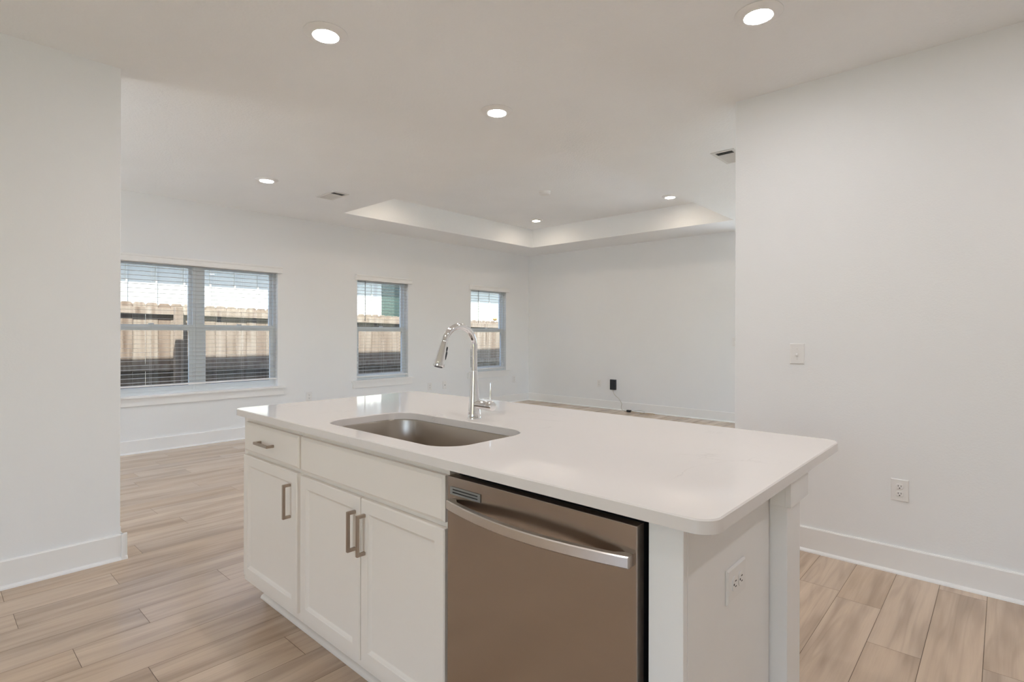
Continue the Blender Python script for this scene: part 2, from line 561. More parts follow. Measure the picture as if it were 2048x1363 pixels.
baseboard('baseboard_south', [(QX1 + .03, YS, SX0 - .03, YS), (SX1 + .03, YS, XE, YS)], 'white baseboard behind the camera')

# ------------------------------------------------------------------ windows, sills, blinds
def window(idx, a, b, label):
    w = thing('window_%d' % idx, (XW, (a + b) / 2, WZ0), label, 'window', kind='structure')
    halves = [(a, b)] if b - a < 1.2 else [(a, (a + b) / 2 - .02), ((a + b) / 2 + .02, b)]
    xo, xi = XW - 0.135, XW - 0.065
    zt, zs, zm0, zm1 = WZ1, 0.602, 1.293, 1.357
    fb = [(xo, xi, a, b, zt - .028, zt), (xo, xi, a, b, 0.5805, zs + .028)]
    for (h0, h1) in halves:
        fb += [(xo, xi, h0, h0 + .030, zs + .028, zt - .028), (xo, xi, h1 - .030, h1, zs + .028, zt - .028)]
    mk('window_frame', B(*fb), M['vinyl'], w)
    if b - a > 1.2:
        mk('mullion', B((xo, xi + .006, (a + b) / 2 - .0198, (a + b) / 2 + .0198, zs + .0285, zt - .0285)), M['vinyl'], w)
    for (h0, h1) in halves:
        u0, u1 = h0 + .030, h1 - .030
        s = mk('upper_sash', B((xo + .002, xo + .032, u0, u0 + .034, zm1 - .004, zt - .062), (xo + .002, xo + .032, u1 - .034, u1, zm1 - .004, zt - .062),
                               (xo + .002, xo + .032, u0, u1, zt - .062, zt - .0285), (xo + .002, xo + .032, u0, u1, zm0 + .012, zm1 - .004)), M['vinyl'], w)
        mk('pane', B((xo + .015, xo + .018, u0 + .03, u1 - .03, zm1 - .006, zt - .06)), M['glass'], s)
        s = mk('lower_sash', B((xi - .034, xi - .004, u0, u0 + .036, zs + .075, zm0), (xi - .034, xi - .004, u1 - .036, u1, zs + .075, zm0),
                               (xi - .034, xi - .004, u0, u1, zm0, zm1), (xi - .034, xi - .004, u0, u1, zs + .0285, zs + .075)), M['vinyl'], w)
        mk('pane', B((xi - .021, xi - .018, u0 + .03, u1 - .03, zs + .07, zm0 + .004)), M['glass'], s)
        mk('sash_lock', B((xi - .012, xi + .008, (u0 + u1) / 2 - .025, (u0 + u1) / 2 + .025, zm1, zm1 + .012)), M['vinyl'], s, bevel=0.003)
    mk('window_sill', B((XW - .064, XW + .0005, a + .0005, b - .0005, 0.5805, 0.602), (XW + .0005, XW + .045, a - .085, b + .085, 0.5805, 0.602)), M['trim'], w)
    mk('sill_apron', B((XW + .0005, XW + .019, a - .07, b + .07, 0.495, 0.580)), M['trim'], w, bevel=0.002)
    return w

WL = ['wide double white window in the dining corner hidden behind the left partition', 'wide double white window behind the left end of the island', 'single white window in the middle of the window wall', 'single white window nearest the far corner behind the faucet']
for i, (a, b) in enumerate(WIN):
    window(i + 1, a, b, WL[i])

def blind(a, b, label, wand_y, cords, zbot):
    t = thing('window_blind', (XW, (a + b) / 2, zbot), label, 'window blind', 'open white slat blinds in the windows')
    v = bmesh.new()
    prof = [(0.002, 2.012), (0.050, 2.012), (0.054, 2.016), (0.054, 2.030), (0.049, 2.036), (0.049, 2.066), (0.055, 2.072), (0.055, 2.084), (0.050, 2.090), (0.002, 2.090)]
    loft(v, [[(XW + p, y, z) for p, z in prof] for y in (a - .038, b + .038)])
    mk('valance', v, M['trim'], t)
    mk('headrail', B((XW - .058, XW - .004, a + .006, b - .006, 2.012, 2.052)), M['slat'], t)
    s = bmesh.new()
    z = 2.010
    while z > zbot + .03:
        prof = [(-.0235, 0), (0, .0003), (.0235, 0), (.0235, .0015), (0, .0018), (-.0235, .0015)]
        loft(s, [[(XW - .033 + p, y, z + q) for p, q in prof] for y in (a + .006, b - .006)])
        z -= 0.0455
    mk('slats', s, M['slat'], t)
    mk('bottom_rail', B((XW - .059, XW - .007, a + .006, b - .006, zbot, zbot + .016)), M['trim'], t, bevel=0.003)
    c = bmesh.new()
    for y in cords:
        for dx in (-.0595, -.0065):
            tube(c, [(XW + dx, y, zbot + .008), (XW + dx, y, 2.012)], 0.0007, 6)
    mk('ladder_cords', c, M['cord'], t)
    if wand_y:
        c = bmesh.new()
        tube(c, [(XW - .001, wand_y, 2.02), (XW + .001, wand_y, 1.99), (XW + .001, wand_y, 1.50), (XW + .001, wand_y, 1.44)], [0.002, 0.004, 0.004, 0.005], 10)
        mk('tilt_wand', c, M['wand'], t, smooth=40)
    return t

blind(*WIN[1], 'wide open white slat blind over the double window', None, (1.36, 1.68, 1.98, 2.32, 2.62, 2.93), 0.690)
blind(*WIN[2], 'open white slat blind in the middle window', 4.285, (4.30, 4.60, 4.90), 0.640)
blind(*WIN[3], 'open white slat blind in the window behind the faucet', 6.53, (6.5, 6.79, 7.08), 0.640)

def patio_door(idx, c, width, rz, n, label, z0=0.0, top=None, kind='door'):
    """glass door built along local x, outside towards local +y"""
    top = top or DZ
    x0, x1, y0, y1 = -width / 2, width / 2, .04, .12
    d = thing('%s_%d' % (kind, idx), (c[0], c[1], 0), label, kind, kind='structure')
    d['_abs'] = 0
    d.rotation_euler = (0, 0, rz)
    mk(kind + '_frame', B((x0, x0 + .04, y0, y1, z0, top), (x1 - .04, x1, y0, y1, z0, top), (x0 + .04, x1 - .04, y0, y1, top - .04, top), (x0 + .04, x1 - .04, y0, y1, z0, z0 + .03)), M['vinyl'], d)
    w = (x1 - x0 - .08) / n
    for i in range(n):
        a, b = x0 + .04 + w * i + .001, x0 + .04 + w * (i + 1) - .001
        ya, yb = y0 + .02, y0 + .05
        p = mk('sliding_panel' if kind == 'door' else 'sash', B((a, a + .05, ya, yb, z0 + .031, top - .041), (b - .05, b, ya, yb, z0 + .031, top - .041), (a + .05, b - .05, ya, yb, top - .10, top - .041), (a + .05, b - .05, ya, yb, z0 + .031, z0 + .10)), M['vinyl'], d)
        p['_abs'] = 0
        mk('pane', B((a + .048, b - .048, ya + .011, ya + .015, z0 + .098, top - .098)), M['glass'], p)
patio_door(1, ((DX0 + DX1) / 2, YF), DX1 - DX0, 0, 2, 'sliding glass patio door in the far wall behind the right partition')
patio_door(2, ((SX0 + SX1) / 2, YS), SX1 - SX0, math.pi, 2, 'glass patio doors in the wall behind the camera')
patio_door(3, ((QX0 + QX1) / 2, YS), QX1 - QX0, math.pi, 2, 'glass patio doors in the dining corner hidden behind the left partition')
patio_door(5, (XE, (EY0 + EY1) / 2), EY1 - EY0, -math.pi / 2, 4, 'row of high windows in the living room wall behind the right partition', HZ0, HZ1, 'window')
patio_door(6, ((NX0 + NX1) / 2, YF), NX1 - NX0, 0, 2, 'high window in the far wall behind the right partition', HZ0, HZ1, 'window')

# ------------------------------------------------------------------ island: countertop, sink, faucet
CX0, CX1, CY0, CY1, CZ0, CZ1 = -2.650, -0.398, 0.988, 2.046, 0.884, 0.914
def countertop():
    bm = bmesh.new()
    outer = rrect(CX0, CX1, CY0, CY1, 0.045, 10)
    inner = rrect(-2.003, -1.246, 1.074, 1.476, 0.105, 14)
    ch = 0.003
    def offs(loop_, x0, x1, y0, y1, r, d, n):
        return rrect(x0 + d, x1 - d, y0 + d, y1 - d, max(r - d, .001), n)
    o_in = offs(outer, CX0, CX1, CY0, CY1, .045, ch, 10)
    i_out = offs(inner, -2.003, -1.246, 1.074, 1.476, .105, -ch, 14)
    def vs(pts, z): return [bm.verts.new((x, y, z)) for x, y in pts]
    def strip(A, Bv):
        n = len(A)
        for i in range(n):
            j = (i + 1) % n
            bm.faces.new((A[i], A[j], Bv[j], Bv[i]))
    ot, o1, o0, ob = vs(o_in, CZ1), vs(outer, CZ1 - ch), vs(outer, CZ0 + .0015), vs(o_in, CZ0)
    strip(ot, o1); strip(o1, o0); strip(o0, ob)
    it, i1, i0 = vs(i_out, CZ1), vs(inner, CZ1 - ch), vs(inner, CZ0)
    strip(i1, it); strip(i0, i1)
    def fill(A, Bv):
        es = []
        for L in (A, Bv):
            for i in range(len(L)):
                ed = bm.edges.get((L[i], L[(i + 1) % len(L)]))
                es.append(ed or bm.edges.new((L[i], L[(i + 1) % len(L)])))
        bmesh.ops.triangle_fill(bm, use_beauty=True, use_dissolve=False, edges=es)
    fill(ot, it)
    fill(ob, i0)
    return mk('island_countertop', bm, M['quartz'], label='white quartz island countertop with rounded corners and sink cutout', cat='countertop', smooth=25)
countertop()

def sink():
    t = thing('kitchen_sink', (-1.6245, 1.275, 0.66), 'brushed stainless steel single bowl sink set under the island countertop', 'sink')
    bm = bmesh.new()
    X0, X1, Y0, Y1 = -2.003, -1.246, 1.074, 1.476
    def rr(d, z, r): return [(x, y, z) for x, y in rrect(X0 + d, X1 - d, Y0 + d, Y1 - d, r, 14)]
    rings = [rr(-.022, .8825, .125), rr(-.002, .8825, .106), rr(0.000, .878, .104), rr(.006, .72, .098), rr(.012, .69, .092), rr(.03, .672, .076), rr(.06, .668, .05)]
    loft(bm, rings, True, False, True)
    outer = [rr(-.022, .8825, .125), rr(-.022, .880, .125), rr(-.003, .876, .107), rr(.003, .72, .10), rr(.03, .668, .08), rr(.06, .664, .05)]
    loft(bm, outer, True, False, True)
    mk('basin', bm, M['sinksteel'], t, smooth=50)
    d = bmesh.new()
    lathe(d, [(0.056, 0.0), (0.056, 0.003), (0.045, 0.004), (0.040, 0.001)], (-1.6245, 1.30, .668), n=32)
    mk('drain', d, M['chrome'], t, smooth=40)
sink()

def faucet():
    fx, fy, fz = -1.620, 1.548, CZ1
    t = thing('kitchen_faucet', (fx, fy, fz), 'tall polished chrome pull-down faucet standing behind the sink', 'faucet')
    bm = bmesh.new()
    lathe(bm, [(.0285, 0), (.0285, .004), (.0272, .006), (.0268, .02), (.0210, .085), (.0170, .140), (.0150, .180), (.0140, .195)], (fx, fy, fz), n=48)
    mk('body', bm, M['chrome'], t, smooth=45)
    bm = bmesh.new()
    zc, r = 1.210, 0.0825
    pts = [(fx, fy, fz + .1955), (fx, fy, 1.16), (fx, fy, zc)]
    for i in range(1, 25):
        a = math.radians(163 * i / 24)
        pts.append((fx, fy - r + r * math.cos(a), zc + r * math.sin(a)))
    tube(bm, pts, 0.0125, 28)
    mk('spout', bm, M['chrome'], t, smooth=60)
    a = math.radians(163)
    p0 = Vector(pts[-1])
    d = Vector((0, -math.sin(a), math.cos(a)))
    d.normalize()
    bm = bmesh.new()
    tube(bm, [p0 + d * s for s in (0.0005, .004, .02, .05, .085, .101, .104)], [.0128, .0135, .0150, .0180, .0208, .0218, .0205], 36)
    hd = mk('spray_head', bm, M['chrome'], t, smooth=50)
    bm = bmesh.new()
    tube(bm, [p0 + d * .1042, p0 + d * .106], [.0165, .0155], 28)
    mk('nozzle', bm, M['black'], hd)
    side = Vector((.62, .78, 0)); side = (side - d * side.dot(d)).normalized()
    other = d.cross(side).normalized()
    for s0, ln, rr_ in ((.030, .010, .0166), (.056, .017, .0190)):
        bm = bmesh.new()
        rings = []
        for h, k in ((-.002, 1.0), (.0022, 1.0), (.0036, .72)):
            cc = p0 + d * s0 + side * (rr_ - .0006 + h)
            rings.append([cc + d * (math.cos(2 * math.pi * i / 20) * ln * k) + other * (math.sin(2 * math.pi * i / 20) * .0062 * k) for i in range(20)])
        loft(bm, rings)
        mk('button', bm, M['black'], hd, smooth=40)
    bm = bmesh.new()
    hz = fz + .058
    lathe(bm, [(.0175, 0.0), (.0175, .066), (.0165, .0675)], (fx + .012, fy, hz), 'x', 36)
    hb = mk('handle_barrel', bm, M['chrome'], t, smooth=45)
    bm = bmesh.new()
    lathe(bm, [(.0165, .0), (.0190, .0015), (.0190, .026), (.0175, .029), (.010, .030)], (fx + .0795, fy, hz), 'x', 36)
    hk = mk('handle', bm, M['chrome'], t, smooth=45)
    bm = bmesh.new()
    tube(bm, [(fx + .094, fy, hz + .012), (fx + .0945, fy, hz + .04), (fx + .096, fy, hz + .093), (fx + .096, fy, hz + .095)], [.0045, .0048, .0056, .0048], 18)
    mk('lever', bm, M['chrome'], hk, smooth=50)
faucet()

# ------------------------------------------------------------------ island cabinets
YD, YFF = 1.008, 1.028
def front_slab(x0, x1, z0, z1, shaker=True):
    bm = bmesh.new()
    def rect(i, y): return [(x0 + i, y, z0 + i), (x1 - i, y, z0 + i), (x1 - i, y, z1 - i), (x0 + i, y, z1 - i)]
    th = YFF - .0008
    if shaker:
        rings = [rect(0, th), rect(0, YD + .004), rect(.004, YD), rect(.043, YD), rect(.045, YD + .003), rect(.054, YD + .0095), rect(.056, YD + .010)]
    else:
        rings = [rect(0, th), rect(0, YD + .006), rect(.009, YD)]
    loft(bm, rings)
    return bm

def pull(bm_, p0, p1):
    """square bar pull standing 30 mm off the front; p0, p1 are (x, z) of the two ends"""
    (x0, z0), (x1, z1) = p0, p1
    h = 0.0055
    if abs(z1 - z0) > abs(x1 - x0):
        box(bm_, x0 - h, x0 + h, YD - .033, YD - .023, z0, z1)
        for z in (z0, z1 - .011):
            box(bm_, x0 - h, x0 + h, YD - .024, YD - .0005, z, z + .011)
    else:
        box(bm_, x0, x1, YD - .033, YD - .023, z0 - h, z0 + h)
        for x in (x0, x1 - .011):
            box(bm_, x, x + .011, YD - .024, YD - .0005, z0 - h, z0 + h)
    return bm_

def carcass(x0, x1):
    yb, zt, zb = 1.556, 0.8835, 0.118
    return B((x0, x0 + .018, YFF + .019, yb, zb, zt), (x1 - .018, x1, YFF + .019, yb, zb, zt), (x0 + .018, x1 - .018, YFF + .019, yb, zb, zb + .018),
             (x0 + .018, x1 - .018, yb - .012, yb, zb + .018, zt),
             (x0, x0 + .038, YFF, YFF + .019, zb, zt), (x1 - .038, x1, YFF, YFF + .019, zb, zt),
             (x0 + .038, x1 - .038, YFF, YFF + .019, zb, zb + .045), (x0 + .038, x1 - .038, YFF, YFF + .019, zt - .045, zt),
             (x0 + .038, x1 - .038, YFF, YFF + .019, .690, .740))

def toekick(x0, x1):
    return B((x0 + .005, x1 - .0005, 1.120, 1.135, 0.0005, 0.1175))

t = thing('base_cabinet', (-2.335, 1.29, 0), 'narrow white base cabinet with one drawer over one door, left end of island', 'cabinet')
mk('cabinet_body', carcass(-2.620, -2.0485), M['cabinet'], t, bevel=0.0012)
mk('toe_kick', toekick(-2.620, -2.0485), M['cabinet'], t)
d = mk('drawer', front_slab(-2.573, -2.056, .728, .858, False), M['cabinet'], t)
mk('pull', pull(bmesh.new(), (-2.402, .788), (-2.268, .788)), M['nickel'], d, bevel=0.001, label='brushed nickel bar pull')
d = mk('door', front_slab(-2.584, -2.068, .154, .708), M['cabinet'], t)
mk('pull', pull(bmesh.new(), (-2.120, .523), (-2.120, .660)), M['nickel'], d, bevel=0.001, label='brushed nickel bar pull')

t = thing('sink_cabinet', (-1.61, 1.29, 0), 'white sink base cabinet with two doors under a plain false drawer front', 'cabinet')
mk('cabinet_body', carcass(-2.0475, -1.176), M['cabinet'], t, bevel=0.0012)
mk('toe_kick', toekick(-2.0475, -1.176), M['cabinet'], t)
mk('false_drawer_front', front_slab(-2.040, -1.180, .724, .858, False), M['cabinet'], t)
d = mk('door', front_slab(-2.039, -1.6155, .154, .706), M['cabinet'], t)
mk('pull', pull(bmesh.new(), (-1.641, .523), (-1.641, .660)), M['nickel'], d, bevel=0.001, label='brushed nickel bar pull')
d = mk('door', front_slab(-1.6095, -1.178, .154, .706), M['cabinet'], t)
mk('pull', pull(bmesh.new(), (-1.582, .523), (-1.582, .660)), M['nickel'], d, bevel=0.001, label='brushed nickel bar pull')

def shoe():
    bm = bmesh.new()
    prof = [(0, 0)] + [(-.018 * math.cos(math.radians(a)), .018 * math.sin(math.radians(a))) for a in range(0, 91, 15)]
    loft(bm, [[(x, 1.1195 + a, .0005 + h) for a, h in prof] for x in (-2.622, -1.180)])
    struct('trim_1', bm, M['cabinet'], 'white quarter round moulding along the island toe kick', 'moulding', smooth=40)
shoe()

# dishwasher
def dishwasher():
    X0, X1, YD_ = -1.160, -0.563, 1.005
    t = thing('dishwasher', (-0.8615, 1.30, 0), 'stainless steel dishwasher with a bowed bar handle built into the island', 'dishwasher')
    mk('tub', B((X0 + .006, X1 - .006, YD_ + .048, 1.55, .10, .872)), M['black'], t)
    mk('kick_plate', B((X0 + .006, X1 - .006, 1.09, 1.10, .004, .10)), M['black'], t)
    bm = bmesh.new()
    box(bm, X0, X1, YD_, YD_ + .0305, .112, .864)
    dr = mk('door', bm, M['steel'], t, bevel=0.0018)
    mk('control_edge', B((X0 + .004, X1 - .004, YD_ + .031, YD_ + .048, .112, .861)), M['black'], dr)
    # bowed handle
    bm = bmesh.new()
    xa, xb = X0 + .018, X1 - .010
    rings = []
    n = 30
    for i in range(n + 1):
        s = i / n
        x = xa + (xb - xa) * s
        bow = math.sin(math.pi * s) ** 0.9
        yf = YD_ - .021 - .040 * bow
        yb = min(yf + .016, YD_ - .0003) if 0 < i < n else YD_ - .0003
        if s < .04 or s > .96:
            yb = YD_ - .0003
        z0, z1 = .7780, .8035
        b_ = .0025
        rings.append([(x, yf, z0 + b_), (x, yf, z1 - b_), (x, yf + b_, z1), (x, yb, z1), (x, yb, z0), (x, yf + b_, z0)])
    loft(bm, rings)
    mk('handle', bm, M['steelbright'], dr, smooth=35, label='bowed satin steel bar handle')
    # small vent
    v0, v1, w0, w1 = X0 + .014, X0 + .134, .8150, .8365
    bm = B((v0, v1, YD_ - .0025, YD_ - .0004, w1 - .005, w1), (v0, v1, YD_ - .0025, YD_ - .0004, w0, w0 + .005),
           (v0, v0 + .010, YD_ - .0025, YD_ - .0004, w0 + .005, w1 - .005), (v1 - .010, v1, YD_ - .0025, YD_ - .0004, w0 + .005, w1 - .005),
           (v0 + .010, v1 - .010, YD_ - .0025, YD_ - .0004, (w0 + w1) / 2 - .0022, (w0 + w1) / 2 + .0022))
    vt = mk('vent', bm, M['grey'], dr)
    mk('vent_slots', B((v0 + .008, v1 - .008, YD_ - .0012, YD_ - .0003, w0 + .004, w1 - .004)), M['dark'], vt)
dishwasher()

# end panel, pony wall and corbel block
t = thing('island_end_panel', (-0.51, 1.29, 0), 'white flat panel closing the right end of the island', 'end panel')
mk('stile', B((-.5490, -.4725, YFF, YFF + .019, .0005, .8835)), M['panel'], t, bevel=0.0015)
mk('side_panel', B((-.4890, -.4720, YFF + .0195, 1.558, .0005, .8835)), M['panel'], t, bevel=0.001)
mk('filler', B((-.5490, -.5300, YFF + .0195, 1.55, .0005, .8835)), M['panel'], t)
t = thing('island_half_wall', (-1.5, 1.62, 0), 'white half wall behind the island cabinets holding up the countertop', 'half wall')
mk('half_wall', B((-2.610, -.4275, 1.5625, 1.684, .0005, .8835)), M['panel'], t, bevel=0.002)
mk('support_block', B((-.4270, -.4130, 1.541, 1.712, .807, .8835), (-.464, -.4270, 1.541, 1.5622, .807, .8835), (-.464, -.4270, 1.6845, 1.712, .807, .8835)), M['panel'], t, bevel=0.001)

# ------------------------------------------------------------------ electrical plates
def plate(w, h):
    bm = bmesh.new()
    def rect(i, y): return [(-w / 2 + i, y, -h / 2 + i), (w / 2 - i, y, -h / 2 + i), (w / 2 - i, y, h / 2 - i), (-w / 2 + i, y, h / 2 - i)]
    loft(bm, [rect(0, -.0005), rect(0, -.003), rect(.004, -.0062)])
    return bm

def receptacle(cz):
    bm = bmesh.new()
    pts = []
    for i in range(28):
        a = 2 * math.pi * i / 28
        pts.append((.0172 * math.cos(a), max(-.0135, min(.0135, .0172 * math.sin(a)))))
    loft(bm, [[(x, -.0060, cz + z) for x, z in pts], [(x, -.0082, cz + z) for x, z in pts], [(x * .93, -.0088, cz + z * .93) for x, z in pts]])
    for x, hh in ((-.0064, .0042), (.0064, .0036)):
        box(bm, x - .0012, x + .0012, -.0091, -.0087, cz + .0035 - hh, cz + .0035 + hh, 1)
    loft(bm, [[(x, -.0087, z) for x, _, z in ring((0, 0, cz - .0075), .0028, 'y', 14)], [(x, -.0091, z) for x, _, z in ring((0, 0, cz - .0075), .0028, 'y', 14)]], mi=1)
    return bm

def outlet(w, h, label):
    t = thing('wall_outlet', (0, 0, 0), label, 'outlet')
    mk('cover_plate', plate(w, h), M['plastic'], t)
    for cz in (.0195, -.0195):
        mk('receptacle', receptacle(cz), [M['plastic'], M['dark']], t)
    return t

def place(o, loc, rot):
    o.location = loc
    o.rotation_euler = rot
    return o

FACE_W = (0, 0, math.radians(90))     # on the window wall, facing +X
first = place(outlet(.079, .117, 'white duplex outlet low on the right partition wall'), (-.408, YR, .439), (0, 0, 0))
copy_thing(first, (-.4720, 1.304, .681), (0, math.radians(90), math.radians(90)), 'white duplex outlet turned sideways on the island end panel')
copy_thing(first, (XW, 3.448, .436), FACE_W, 'white outlet between the double window and the middle window')
copy_thing(first, (XW, 5.460, .426), FACE_W, 'white outlet just right of the middle window')
copy_thing(first, (XW, 7.445, .428), FACE_W, 'white outlet in the far corner right of the last window')
copy_thing(first, (-5.132, YF, .420), (0, 0, 0), 'white outlet on the far wall left of the black box')

t = place(thing('cable_jack', (0, 0, 0), 'white cable jack plate, second plate right of the middle window', 'cable jack'), (XW, 5.766, .428), FACE_W)
t['_abs'] = 0
mk('cover_plate', plate(.075, .117), M['plastic'], t)
bm = bmesh.new(); lathe(bm, [(.0075, -.0060), (.0075, -.0100), (.0048, -.0105), (.0048, -.0185)], (0, 0, 0), 'y', 16)
mk('jack', bm, M['grey'], t)
t = place(thing('data_plate', (0, 0, 0), 'white plate with rocker insert seen just left of the faucet stem', 'wall plate'), (XW, 6.335, .555), FACE_W)
t['_abs'] = 0
mk('cover_plate', plate(.079, .122), M['plastic'], t)
mk('insert', B((-.0165, .0165, -.0085, -.0060, -.033, .033)), M['plastic'], t, bevel=0.001)

def switch(w, h, label):
    t = thing('light_switch', (0, 0, 0), label, 'light switch')
    mk('cover_plate', plate(w, h), M['plastic'], t)
    bm = bmesh.new()
    loft(bm, [[(-.005, -.006, -.012), (.005, -.006, -.012), (.005, -.006, .012), (-.005, -.006, .012)], [(-.005, -.0066, -.012), (.005, -.0066, -.012), (.005, -.0066, .012), (-.005, -.0066, .012)]])
    mk('toggle_collar', bm, M['plastic'], t)
    bm = bmesh.new()
    loft(bm, [[(-.0042, -.0066, -.009), (.0042, -.0066, -.009), (.0042, -.0066, .003), (-.0042, -.0066, .003)], [(-.0036, -.0175, -.0135), (.0036, -.0175, -.0135), (.0036, -.0185, -.0065), (-.0036, -.0185, -.0065)]])
    mk('toggle', bm, M['plastic'], t)
    for z in (.030, -.030):
        bm = bmesh.new(); lathe(bm, [(.0034, -.0061), (.0030, -.0071)], (0, 0, z), 'y', 12)
        mk('screw', bm, M['ventmetal'], t)
    return t
sw = place(switch(.080, .121, 'white toggle light switch on the right partition wall'), (-.9065, YR, 1.148), (0, 0, 0))
copy_thing(sw, (-2.842, YF, 1.156), (0, 0, 0), 'light switch plate on the far wall peeking past the right partition')

# black box on the far wall with its cable and the loose cords on the floor
t = thing('power_box', (-4.840, YF, .412), 'small black box plugged in low on the far wall', 'power adapter')
mk('housing', B((-4.893, -4.789, YF - .048, YF - .006, .330, .500)), M['black'], t, bevel=0.004)
mk('back_plate', B((-4.897, -4.783, YF - .006, YF - .0008, .324, .506)), M['plastic'], t, bevel=0.001)
bm = bmesh.new()
tube(bm, spline([(-4.836, YF - .03, .329), (-4.834, YF - .032, .29), (-4.79, YF - .035, .235), (-4.715, YF - .04, .185), (-4.668, YF - .045, .115), (-4.672, YF - .05, .05), (-4.64, YF - .06, .010), (-4.55, YF - .095, .006), (-4.525, YF - .105, .012)]), .0042, 10)
mk('cable', bm, M['greycord'], t, smooth=60)
t = thing('power_plug', (-4.49, YF - .115, 0), 'small black plug block lying on the floor under the wall box', 'plug')
mk('plug_body', B((-4.524, -4.456, YF - .14, YF - .09, .0005, .034)), M['black'], t, bevel=0.005)
bm = bmesh.new()
tube(bm, spline([(-4.4555, YF - .115, .015), (-4.40, YF - .10, .006), (-4.33, YF - .115, .006), (-4.27, YF - .135, .006), (-4.22, YF - .10, .007), (-4.12, YF - .060, .007), (-4.05, YF - .085, .006), (-4.06, YF - .125, .006)]), .0045, 10)
mk('tan_cord', bm, M['tancord'], t, smooth=60)
bm = bmesh.new()
tube(bm, spline([(-4.4555, YF - .105, .020), (-4.39, YF - .06, .024), (-4.32, YF - .045, .034), (-4.24, YF - .05, .012), (-4.30, YF - .15, .0055), (-4.36, YF - .17, .0055)]), .0035, 10)
mk('white_cord', bm, M['cord'], t, smooth=60)

# ------------------------------------------------------------------ ceiling fixtures
def downlight(label, group, lens='lens'):
    t = thing('recessed_light', (0, 0, 0), label, 'ceiling light', group)
    t['_abs'] = 0
    bm = bmesh.new()
    lathe(bm, [(.104, -.0005), (.104, -.003), (.098, -.006), (.070, -.015), (.0635, -.017), (.0605, -.0155)], n=56, cap0=True, cap1=False)
    mk('trim_ring', bm, M['trim'], t, smooth=40)
    bm = bmesh.new()
    lathe(bm, [(.0610, -.013), (.0600, -.0160), (.048, -.0182), (.02, -.0190)], n=48)
    mk('lens', bm, M[lens], t, smooth=60)
    return t

LG = 'recessed ceiling lights'
T0 = place(downlight('lit recessed light in the tray ceiling, right one', LG, 'traylens'), (-3.215, 6.575, TZ), (0, 0, 0))
L0 = place(downlight('lit recessed ceiling light above the sink end of the island', LG), (-2.474, 1.350, HC), (0, 0, 0))
for x, y, z, lab in [(-.840, 2.604, HC, 'lit recessed ceiling light at the top near the right partition'),
                     (-2.493, 2.584, HC, 'lit recessed ceiling light in the centre above the far side of the island'),
                     (-5.252, 2.257, HC, 'lit recessed ceiling light near the double window'),
                     (-5.450, 6.545, TZ, 'lit recessed light in the tray ceiling, close to the far corner'),
                     (-3.215, 4.02, TZ, 'recessed light in the tray ceiling hidden by the near right edge'),
                     (-5.450, 4.02, TZ, 'recessed light in the tray ceiling hidden by the near left edge'),
                     (-.840, 1.350, HC, 'recessed ceiling light above the dishwasher outside the picture'),
                     (.80, 1.350, HC, 'recessed ceiling light right of the camera'),
                     (-5.252, -.40, HC, 'recessed ceiling light in the dining corner behind the left partition'),  # hidden lamp added for more dining light
                     (-.840, .05, HC, 'recessed ceiling light straight above the camera'),
                     (.80, 2.604, HC, 'recessed ceiling light at the right partition outside the picture'),  # out-of-view lamp added to lighten the right wall
                     (-.840, -1.5, HC, 'recessed ceiling light behind the camera'),
                     (.80, 4.9, HC, 'recessed ceiling light hidden behind the right partition')]:
    copy_thing(T0 if z == TZ else L0, (x, y, z), (0, 0, 0), lab, LG)

t = thing('smoke_detector', (-4.276, 5.30, TZ), 'round white smoke detector on the raised tray ceiling', 'smoke detector')
t['_abs'] = 0
bm = bmesh.new(); lathe(bm, [(.074, -.0005), (.074, -.012), (.071, -.013)], n=40)
mk('mounting_base', bm, M['plastic'], t, smooth=40)
bm = bmesh.new(); lathe(bm, [(.070, -.0135), (.070, -.030), (.060, -.040), (.03, -.042)], n=40)
mk('cover', bm, M['plastic'], t, smooth=40)

def vent(loc, rz, label):
    """two-way register: blades across local x, the third nearest local +x tilts the other way"""
    t = thing('ceiling_vent', loc, label, 'air vent', 'ceiling supply vents')
    t['_abs'] = 0
    t.rotation_euler = (0, 0, rz)
    w, h, f = .178, .096, .030
    bm = B((-w, w, -h, -h + f, -.006, -.0005), (-w, w, h - f, h, -.006, -.0005), (-w, -w + f, -h + f, h - f, -.006, -.0005), (w - f, w, -h + f, h - f, -.006, -.0005))
    mk('vent_frame', bm, M['ventmetal'], t, bevel=0.002)
    mk('duct', B((-w + f, w - f, -h + f, h - f, -.0012, -.0006)), M['dark'], t)
    bm = bmesh.new()
    n = 13
    x0, x1 = -w + f + .002, w - f - .002
    for i in range(n):
        xc = x0 + (x1 - x0) * (i + .5) / n
        s = -1 if i >= n * 0.70 else 1
        a, b = xc - .0105 * s, xc + .0105 * s      # lower and upper edge
        loft(bm, [[(a - .0008, y, -.0100), (a + .0008, y, -.0100), (b + .0008, y, -.0015), (b - .0008, y, -.0015)] for y in (-h + f - .001, h - f + .001)])
    mk('louvres', bm, M['ventmetal'], t)
    return t
vent((-5.330, 2.990, HC), 0, 'white ceiling vent near the middle window')
vent((-1.685, 4.535, HC), -math.pi / 2, 'white ceiling vent half hidden by the right partition')

